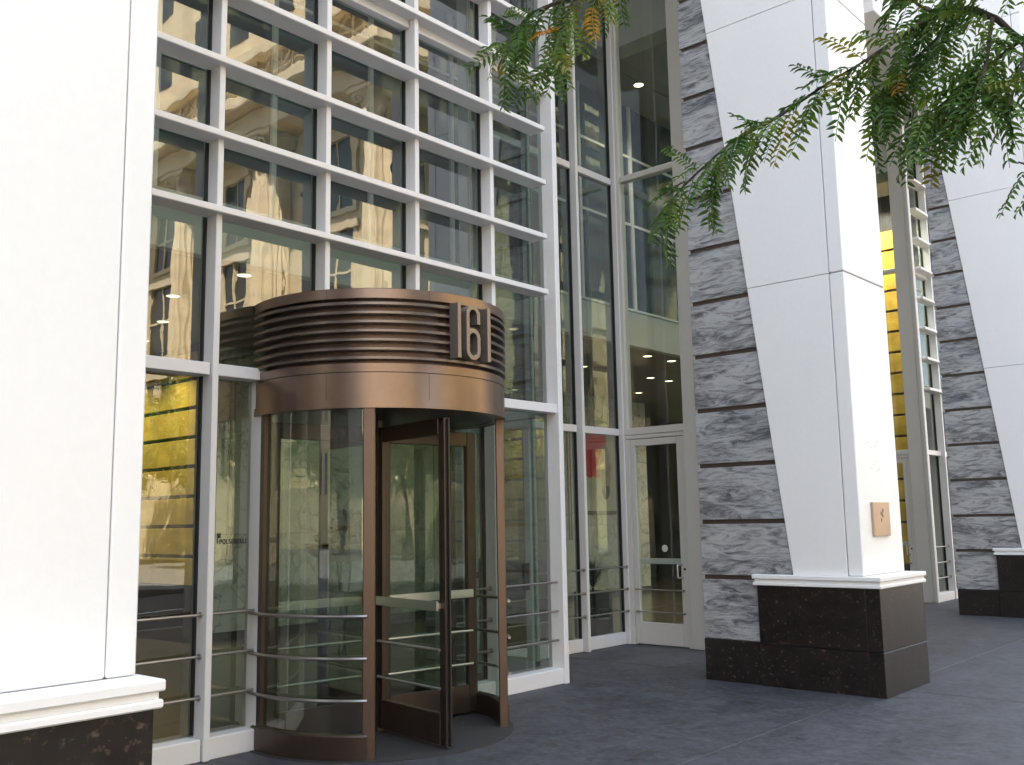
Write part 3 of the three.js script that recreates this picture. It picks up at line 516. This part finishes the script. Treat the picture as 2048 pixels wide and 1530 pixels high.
// ---------------------------------------------------------------- across the street (seen in the glass)
{
  const b = thing('classical_building', [45, 0, 40], 'cream stone building with giant fluted columns, mirrored in the glass front', 'building');
  const X0 = 25, Z0 = 16, m = M.stone;
  part(b, 'podium', box(X0 - 0.6, 75, 0, 4.2, Z0 - 0.6, 70, 0.05), m);
  part(b, 'wall', box(X0 + 1.6, 75, 4.2, 19.6, Z0 + 1.6, 70, 0), m);
  part(b, 'entablature', [box(X0 - 0.3, 75, 19.6, 20.6, Z0 - 0.3, 70, 0.05), box(X0 - 1.1, 75, 20.6, 21.2, Z0 - 1.1, 70, 0.08), box(X0 - 0.2, 75, 21.2, 21.5, Z0 - 0.2, 70, 0.03), box(X0 - 0.6, 75, 23.0, 23.6, Z0 - 0.6, 70, 0.05)], m);
  part(b, 'upper_wall', box(X0 + 0.3, 75, 21.5, 34, Z0 + 0.3, 70, 0), m);
  const n = 20, sh = new THREE.Shape();
  for (let i = 0; i <= n * 4; i++) { const a = i / (n * 4) * 2 * Math.PI, r = 0.85 - 0.13 * Math.pow(Math.abs(Math.sin(i * Math.PI / 4)), 1); const p = [r * Math.cos(a), r * Math.sin(a)]; i ? sh.lineTo(...p) : sh.moveTo(...p); }
  const shaft = prep(new THREE.ExtrudeGeometry(sh, { depth: 13.6, bevelEnabled: false, steps: 1 }).rotateX(-Math.PI / 2)); metreUV(shaft);
  const cap = [new THREE.LatheGeometry([[0.72, 0], [0.84, 0.1], [0.76, 0.2], [0.86, 0.7], [0.98, 0.8], [0.86, 0.95], [1.0, 1.4], [1.18, 1.55]].map(([a, c]) => new THREE.Vector2(a, c)), 20)];
  for (let i = 0; i < 8; i++) { const a = i * Math.PI / 4; cap.push(new THREE.SphereGeometry(0.2, 8, 6).scale(1, 1.5, 1).translate(0.95 * Math.cos(a), 0.55, 0.95 * Math.sin(a))); cap.push(new THREE.TorusGeometry(0.17, 0.07, 6, 10).rotateY(a + Math.PI / 2).translate(1.12 * Math.cos(a + 0.39), 1.3, 1.12 * Math.sin(a + 0.39))); }
  cap.push(box(-1.15, 1.15, 1.55, 1.8, -1.15, 1.15, 0.04)); const capG = merge(cap); const base = merge([new THREE.LatheGeometry([[1.15, 0], [1.15, 0.2], [1.05, 0.35], [0.9, 0.45], [0.9, 0.6]].map(([a, c]) => new THREE.Vector2(a, c)), 20)]);
  const spots = []; for (let i = 0; i < 6; i++) spots.push([X0 + 0.9, Z0 + 0.9 + i * 7.7]); for (let i = 1; i < 9; i++) spots.push([X0 + 0.9 + i * 4.8, Z0 + 0.9]);
  for (const [x, z] of spots) {
    const c = new THREE.Mesh(shaft, m); c.name = 'column'; c.position.set(x - 45, 4.2, z - 40); b.add(c);
    const k = new THREE.Mesh(capG, m); k.name = 'capital'; k.position.y = 13.6; c.add(k); const f = new THREE.Mesh(base, m); f.name = 'column_base'; c.add(f);
  }
  const win = (a) => { const w = part(b, 'window', a, M.oldGlass); return w; };
  for (let i = 0; i < 6; i++) for (const [y0, y1] of [[5.2, 9.5], [10.6, 14.4], [15.4, 18.6]]) { const z = Z0 + 4.7 + i * 7.7; win(box(X0 + 1.56, X0 + 1.64, y0, y1, z - 1.0, z + 1.0, 0)); part(b, 'window_frame', [box(X0 + 1.45, X0 + 1.6, y0 - 0.25, y0, z - 1.3, z + 1.3, 0), box(X0 + 1.35, X0 + 1.6, y1, y1 + 0.35, z - 1.4, z + 1.4, 0), box(X0 + 1.45, X0 + 1.6, y0, y1, z - 1.3, z - 1.0, 0), box(X0 + 1.45, X0 + 1.6, y0, y1, z + 1.0, z + 1.3, 0), box(X0 + 1.48, X0 + 1.56, y0, y1, z - 0.06, z + 0.06, 0), box(X0 + 1.48, X0 + 1.56, (y0 + y1) / 2 - 0.05, (y0 + y1) / 2 + 0.05, z - 1.0, z - 0.06, 0), box(X0 + 1.48, X0 + 1.56, (y0 + y1) / 2 - 0.05, (y0 + y1) / 2 + 0.05, z + 0.06, z + 1.0, 0)], m); }
  for (let i = 0; i < 9; i++) for (const [y0, y1] of [[5.2, 9.5], [10.6, 14.4], [15.4, 18.6]]) { const x = X0 + 3.3 + i * 4.8; win(box(x - 0.7, x + 0.7, y0, y1, Z0 + 1.56, Z0 + 1.64, 0)); part(b, 'window_frame', [box(x - 1.2, x + 1.2, y0 - 0.25, y0, Z0 + 1.45, Z0 + 1.6, 0), box(x - 1.2, x + 1.2, y1, y1 + 0.3, Z0 + 1.45, Z0 + 1.6, 0)], m); }
  for (let i = 0; i < 10; i++) for (const y of [25, 29]) { const z = Z0 + 3 + i * 3.85; win(box(X0 + 0.26, X0 + 0.34, y, y + 2.6, z - 0.7, z + 0.7, 0)); }
  for (let i = 0; i < 12; i++) for (const y of [25, 29]) { const x = X0 + 3 + i * 3.85; win(box(x - 0.7, x + 0.7, y, y + 2.6, Z0 + 0.26, Z0 + 0.34, 0)); }
  const xb = (u0, u1, v0, v1, alongZ) => rod(alongZ ? [X0 - 0.1, v0, u0] : [u0, v0, Z0 - 0.1], alongZ ? [X0 - 0.1, v1, u1] : [u1, v1, Z0 - 0.1], 0.06, 5);
  for (const alongZ of [true, false]) for (let i = 0; i < 22; i++) { const u = (alongZ ? Z0 : X0) + i * 1.9, v = u + 1.6; part(b, 'lattice', [xb(u, v, 21.55, 22.95, alongZ), xb(v, u, 21.55, 22.95, alongZ), xb((u + v) / 2, (u + v) / 2, 21.55, 22.95, alongZ), xb(u, v, 22.25, 22.25, alongZ), xb(v + 0.15, v + 0.15, 21.5, 23, alongZ)], m); }
}
{
  const t = thing('office_tower', [40, 0, 95], 'brown office tower with window bands, mirrored in the upper glass', 'building');
  part(t, 'wall', box(22, 60, 0, 110, 82, 110, 0), M.towerWall);
  for (let i = 0; i < 22; i++) { part(t, 'window_band', [box(22.5, 59.5, 6 + i * 4.5, 8.6 + i * 4.5, 81.92, 82.02, 0), box(21.92, 22.02, 6 + i * 4.5, 8.6 + i * 4.5, 82.5, 109.5, 0)], M.blueGlass); part(t, 'window_post', Array.from({ length: 13 }, (_, k) => box(24 + k * 2.8, 24.5 + k * 2.8, 6 + i * 4.5, 8.6 + i * 4.5, 81.8, 81.93, 0)), M.towerWall); }
  const s = thing('stone_block', [-20, 0, 40], 'plain pale stone block on the other corner of the street', 'building');
  part(s, 'wall', box(-70, 4, 0, 13, 20, 70, 0.1), M.stone);
  for (let i = 0; i < 9; i++) for (let k = 0; k < 2; k++) part(s, 'window', box(-66 + i * 8.2, -63 + i * 8.2, 3 + k * 5.2, 6.2 + k * 5.2, 19.94, 20.02, 0), M.blueGlass);
}
{
  const s = thing('stone_block', [-85, 0, 10], 'long low stone block closing the street beyond the first pier', 'building');
  part(s, 'wall', box(-100, -70, 0, 24, -30, 60, 0.1), M.stone);
  for (let i = 0; i < 12; i++) for (let k = 0; k < 3; k++) part(s, 'window', box(-70.02, -69.94, 4 + k * 6, 7.4 + k * 6, -26 + i * 7, -23 + i * 7, 0), M.blueGlass);
}
{
  const l = thing('street_lamp', [12.8, 0, 1.5], 'dark street lamp with a curved arm, mirrored in the glass front', 'street lamp');
  part(l, 'pole', [cyl(12.8, 0, 8.7, 1.5, 0.11, 0.07, 14), cyl(12.8, 0, 0.7, 1.5, 0.22, 0.16, 14), new THREE.SphereGeometry(0.13, 12, 8).translate(12.8, 8.75, 1.5)], M.iron);
  const c = new THREE.QuadraticBezierCurve3(new THREE.Vector3(12.8, 8.2, 1.5), new THREE.Vector3(12.8, 9.1, 2.6), new THREE.Vector3(12.8, 8.9, 4.0));
  part(l, 'arm', prep(new THREE.TubeGeometry(c, 20, 0.05, 8)), M.iron); part(l, 'lamp_head', new THREE.SphereGeometry(0.2, 14, 8).scale(0.8, 0.4, 1.8).translate(12.8, 8.86, 4.2), M.iron);
}

// ---------------------------------------------------------------- honey locust
const leafGreen = [C3(0.085, 0.185, 0.024), C3(0.060, 0.140, 0.020), C3(0.13, 0.215, 0.024), C3(0.24, 0.23, 0.012), C3(0.5, 0.24, 0.012)];
const leafMats = leafGreen.map((c) => new THREE.MeshPhysicalMaterial({ color: c, roughness: 0.5, transmission: 0.45, thickness: 0, side: THREE.DoubleSide, ior: 1.35 }));
function frond(pairs, L, leafL, leafW, droop, curl) {        // pinnate leaf along +x, hanging towards -y
  const pos = [], at = (t) => [L * (t - 0.12 * droop * t * t), -droop * L * 0.55 * t * t, curl * L * t * t];
  const seg = 7; for (let k = 0; k < seg; k++) { const A = at(k / seg), B = at((k + 1) / seg), w = 0.0011; pos.push(A[0], A[1] + w, A[2], A[0], A[1] - w, A[2], B[0], B[1] - w, B[2], A[0], A[1] + w, A[2], B[0], B[1] - w, B[2], B[0], B[1] + w, B[2], A[0], A[1], A[2] + w, A[0], A[1], A[2] - w, B[0], B[1], B[2] - w, A[0], A[1], A[2] + w, B[0], B[1], B[2] - w, B[0], B[1], B[2] + w); }
  for (let k = 0; k < pairs; k++) for (const s of [-1, 1]) {
    const t = 0.10 + 0.88 * (k + (s > 0 ? 0.22 : 0) + rr(-0.1, 0.1)) / pairs, b = at(Math.min(1, t)), sc = (0.72 + 0.28 * Math.sin(Math.PI * Math.min(1, t * 0.85 + 0.1))) * rr(0.85, 1.1), l = leafL * sc, w = leafW * sc;
    const ang = rr(48, 66) * D, dx = Math.cos(ang), dz = Math.sin(ang) * s, dy = rr(-0.45, 0.1) - 0.3 * droop * t, n = Math.hypot(dx, dy, dz), d = [dx / n, dy / n, dz / n], side = [-d[2] * s, 0, d[0] * s], fold = 0.35 * w;
    const p = (u, v, up) => [b[0] + d[0] * l * u + side[0] * w * v, b[1] + d[1] * l * u + up, b[2] + d[2] * l * u + side[2] * w * v];
    const q = [p(0, 0, 0), p(0.28, -0.46, fold), p(0.68, -0.42, fold), p(1, 0, -0.1 * l), p(0.68, 0.42, fold), p(0.28, 0.46, fold), p(0.45, 0, 0)];
    for (const [i, j] of [[0, 1], [1, 2], [2, 3], [3, 4], [4, 5], [5, 0]]) pos.push(...q[6], ...q[i], ...q[j]);
  }
  const g = new THREE.BufferGeometry(); g.setAttribute('position', new THREE.Float32BufferAttribute(pos, 3)); g.computeVertexNormals(); return metreUV(g);
}
const fronds = Array.from({ length: 10 }, (_, i) => frond(8 + (i % 4), 0.195 + 0.014 * (i % 4), 0.038, 0.0125, 0.12 + 0.1 * (i % 5), rr(-0.2, 0.2)));
{
  const t = thing('honey_locust_tree', [4.4, 0, 1.1], 'leafy street tree whose feathery branches hang in front of the piers', 'tree');
  const V = (a) => new THREE.Vector3(...a);
  const limb = (pts, r0, r1, n = 'branch', parent = t) => {
    const c = new THREE.CatmullRomCurve3(pts.map(V)), S = Math.max(8, pts.length * 5), R = 8, pos = [], fr = c.computeFrenetFrames(S, false), ring = (k) => { const p = c.getPoint(k / S), r = r0 + (r1 - r0) * k / S; return Array.from({ length: R }, (_, i) => { const a = i / R * 2 * Math.PI, rad = r * (1 + 0.15 * Math.sin(i * 2.1 + k * 1.3)); return p.clone().addScaledVector(fr.normals[k], rad * Math.cos(a)).addScaledVector(fr.binormals[k], rad * Math.sin(a)); }); };
    for (let k = 0; k < S; k++) { const A = ring(k), B = ring(k + 1); for (let i = 0; i < R; i++) { const j = (i + 1) % R; for (const p of [A[i], A[j], B[j], A[i], B[j], B[i]]) pos.push(p.x, p.y, p.z); } }
    const g = new THREE.BufferGeometry(); g.setAttribute('position', new THREE.Float32BufferAttribute(pos, 3)); g.computeVertexNormals(); metreUV(g);
    const o = part(parent, n, g, M.bark); o.userData.curve = undefined; return { o, c };
  };
  limb([[4.4, 0, 1.1], [4.42, 1.2, 1.12], [4.36, 2.4, 1.05], [4.4, 3.4, 1.1], [4.5, 4.6, 1.2], [4.45, 6.2, 1.3]], 0.13, 0.06, 'trunk');
  limb([[4.4, 3.3, 1.1], [5.2, 4.2, 1.6], [6.0, 5.0, 2.2]], 0.05, 0.02); limb([[4.42, 3.8, 1.12], [3.6, 4.6, 1.8], [2.9, 5.2, 2.4]], 0.05, 0.02); limb([[4.5, 4.5, 1.2], [5.0, 5.6, 0.9], [5.6, 6.3, 0.8]], 0.04, 0.015);
  const leafAt = (b, p, dir, roll, gi, mi, s) => {
    const o = new THREE.Mesh(fronds[gi % fronds.length], leafMats[mi]); o.name = 'leaf';
    const off = new THREE.Vector3(); for (let q = b; q && q !== scene; q = q.parent) off.add(q.position); o.position.copy(p).sub(off);
    const x = dir.clone().normalize(), y0 = new THREE.Vector3(0, 1, 0), z = new THREE.Vector3().crossVectors(x, y0); if (z.lengthSq() < 0.01) z.set(1, 0, 0); z.normalize(); const y = new THREE.Vector3().crossVectors(z, x);
    o.quaternion.setFromRotationMatrix(new THREE.Matrix4().makeBasis(x, y, z)).multiply(new THREE.Quaternion().setFromAxisAngle(new THREE.Vector3(1, 0, 0), roll)); o.scale.setScalar(s); b.add(o);
  };
  const leafy = ({ o, c }, n, t0, t1, yellow, s0 = 1, down = 0.75) => {
    for (let i = 0; i < n; i++) {
      const t = t0 + (t1 - t0) * (i + rr(0.2, 0.8)) / n, p = c.getPoint(Math.min(1, t)), tan = c.getTangent(Math.min(1, t)), side = new THREE.Vector3(-tan.z, 0, tan.x).normalize().multiplyScalar(i % 2 ? 1 : -1);
      const dir = side.multiplyScalar(rr(0.35, 0.9)).addScaledVector(tan, rr(0.15, 0.7)); dir.y -= down * rr(-0.1, 1.35) - (rnd() < 0.15 ? 0.6 : 0);
      const k = rnd(), mi = k < yellow * 0.12 ? 4 : k < yellow ? 3 : k < 0.45 ? 1 : k < 0.8 ? 0 : 2;
      leafAt(o, p, dir, rr(-0.7, 0.7), Math.floor(rnd() * 10), mi, s0 * rr(0.8, 1.2));
    }
  };
  const main = limb([[4.4, 2.5, 1.06], [3.9, 2.75, 0.5], [3.4, 2.75, -0.15], [2.981, 2.812, -0.563], [2.95, 2.935, -0.648], [2.944, 3.025, -0.712], [2.939, 3.076, -0.783], [2.881, 3.063, -0.851], [2.867, 3.02, -0.952], [2.856, 2.981, -1.049], [2.823, 2.926, -1.174], [2.765, 2.837, -1.336], [2.716, 2.799, -1.399], [2.669, 2.743, -1.464], [2.638, 2.644, -1.597], [2.607, 2.573, -1.647]], 0.016, 0.0022);
  leafy(main, 26, 0.34, 0.62, 0.03, 1, 0.7); leafy(main, 46, 0.6, 0.98, 0.04, 0.98, 0.5);
  const tw = (pts, n, y, s, down) => { const b = limb(pts, 0.0065, 0.0018); leafy(b, n, 0.1, 1, y, s, down); };
  tw([[2.944, 3.025, -0.712], [2.891, 2.937, -0.714], [2.841, 2.843, -0.715], [2.8, 2.768, -0.732], [2.776, 2.699, -0.743]], 34, 0.02, 0.95, 0.9);
  tw([[2.95, 2.935, -0.648], [2.93, 2.86, -0.76], [2.9, 2.79, -0.86], [2.86, 2.74, -0.93]], 30, 0.05, 0.95, 0.9);
  tw([[2.939, 3.076, -0.783], [2.95, 3.0, -0.9], [2.92, 2.93, -1.0], [2.9, 2.86, -1.05]], 28, 0.05, 0.95, 0.9);
  tw([[2.881, 3.063, -0.851], [2.888, 3.124, -0.907], [2.882, 3.197, -0.975]], 10, 0.03, 1, 0.6);
  tw([[3.0, 3.25, -0.45], [2.98, 3.2, -0.62], [2.95, 3.17, -0.76], [2.93, 3.14, -0.86]], 20, 0.04, 1, 0.7);
  tw([[3.4, 2.75, -0.15], [3.05, 2.62, -0.45], [2.85, 2.52, -0.6], [2.68, 2.49, -0.62]], 9, 0.05, 0.8, 0.9);
  tw([[2.95, 2.935, -0.648], [2.87, 2.86, -0.62], [2.79, 2.76, -0.625], [2.72, 2.66, -0.64]], 16, 0.03, 0.95, 0.9);
  const mid = limb([[4.42, 3.9, 1.14], [3.9, 4.3, 0.4], [3.3, 4.1, -0.7], [2.9, 3.8, -1.4], [2.697, 3.588, -1.709], [2.655, 3.497, -1.853], [2.617, 3.456, -1.981], [2.539, 3.406, -2.08], [2.506, 3.371, -2.124], [2.483, 3.301, -2.165], [2.461, 3.288, -2.193]], 0.02, 0.002);
  leafy(mid, 34, 0.45, 1, 0.1, 0.95);
  tw([[2.617, 3.456, -1.981], [2.564, 3.343, -1.988], [2.549, 3.257, -2.024], [2.53, 3.19, -2.03]], 16, 0.2, 0.9, 0.9);
  tw([[2.655, 3.497, -1.853], [2.62, 3.43, -1.87], [2.6, 3.37, -1.89]], 7, 0.6, 0.9, 1.2);
  // the rest of the crown, above and behind the pavement
  const N = 5200, im = new THREE.InstancedMesh(fronds[2], leafMats[0], N), mm = new THREE.Matrix4(), q = new THREE.Quaternion(), e = new THREE.Euler();
  let c = 0; while (c < N) {
    const x = rr(-1, 1), y = rr(-1, 1), z = rr(-1, 1), d = x * x + y * y + z * z; if (d > 1 || fbm(x * 2.2, y * 2.2, z * 2.2 + 3, 2) < -0.08) continue;
    e.set(rr(-0.6, 0.6), rr(0, 6.28), rr(-1.3, 0.2)); q.setFromEuler(e); const s = rr(1.0, 1.7);
    mm.compose(new THREE.Vector3(4.5 + 2.6 * x - 4.4, 5.3 + 1.6 * y, 2.4 + 2.1 * z - 1.1), q, new THREE.Vector3(s, s, s)); im.setMatrixAt(c++, mm);
  }
  im.name = 'crown'; im.userData.kind = 'stuff'; t.add(im);
}
// street trees across the road, seen in the glass
[[19.5, 13.2], [20.5, 21], [21, 28.5], [20.8, 36], [27.5, 13.2], [34, 13.2]].forEach(([x, z], i) => {
  const t = thing('street_tree', [x, 0, z], i < 4 ? 'broad street tree in the side street, mirrored in the lower glass' : 'broad street tree before the columns, mirrored in the lower glass', 'tree', i < 4 ? 'trees in the side street' : 'trees before the columns');
  part(t, 'trunk', [cyl(x, 0, 3.4, z, 0.2, 0.13, 10), rod([x, 3, z], [x + 0.9, 5.2, z + 0.5], 0.07), rod([x, 3, z], [x - 0.8, 5.4, z - 0.6], 0.07), rod([x, 3.2, z], [x + 0.1, 6.2, z - 0.2], 0.08)], M.bark);
  const N = 1500, im = new THREE.InstancedMesh(fronds[i], leafMats[i % 3], N), m = new THREE.Matrix4(), q = new THREE.Quaternion(), e = new THREE.Euler();
  let c = 0; while (c < N) { const a = rr(-1, 1), b = rr(-1, 1), d = rr(-1, 1); if (a * a + b * b + d * d > 1 || fbm(a * 2 + i, b * 2, d * 2, 2) < -0.1) continue; e.set(rr(-0.6, 0.6), rr(0, 6.28), rr(-1.2, 0.3)); q.setFromEuler(e); const s = rr(2.5, 4); m.compose(new THREE.Vector3(2.6 * a, 5.6 + 2.4 * b, 2.6 * d), q, new THREE.Vector3(s, s, s)); im.setMatrixAt(c++, m); }
  im.name = 'crown'; im.userData.kind = 'stuff'; t.add(im);
});
scene.traverse((m) => { if (m.isMesh) { m.castShadow = true; m.receiveShadow = true; } });
renderer.render(scene, camera);
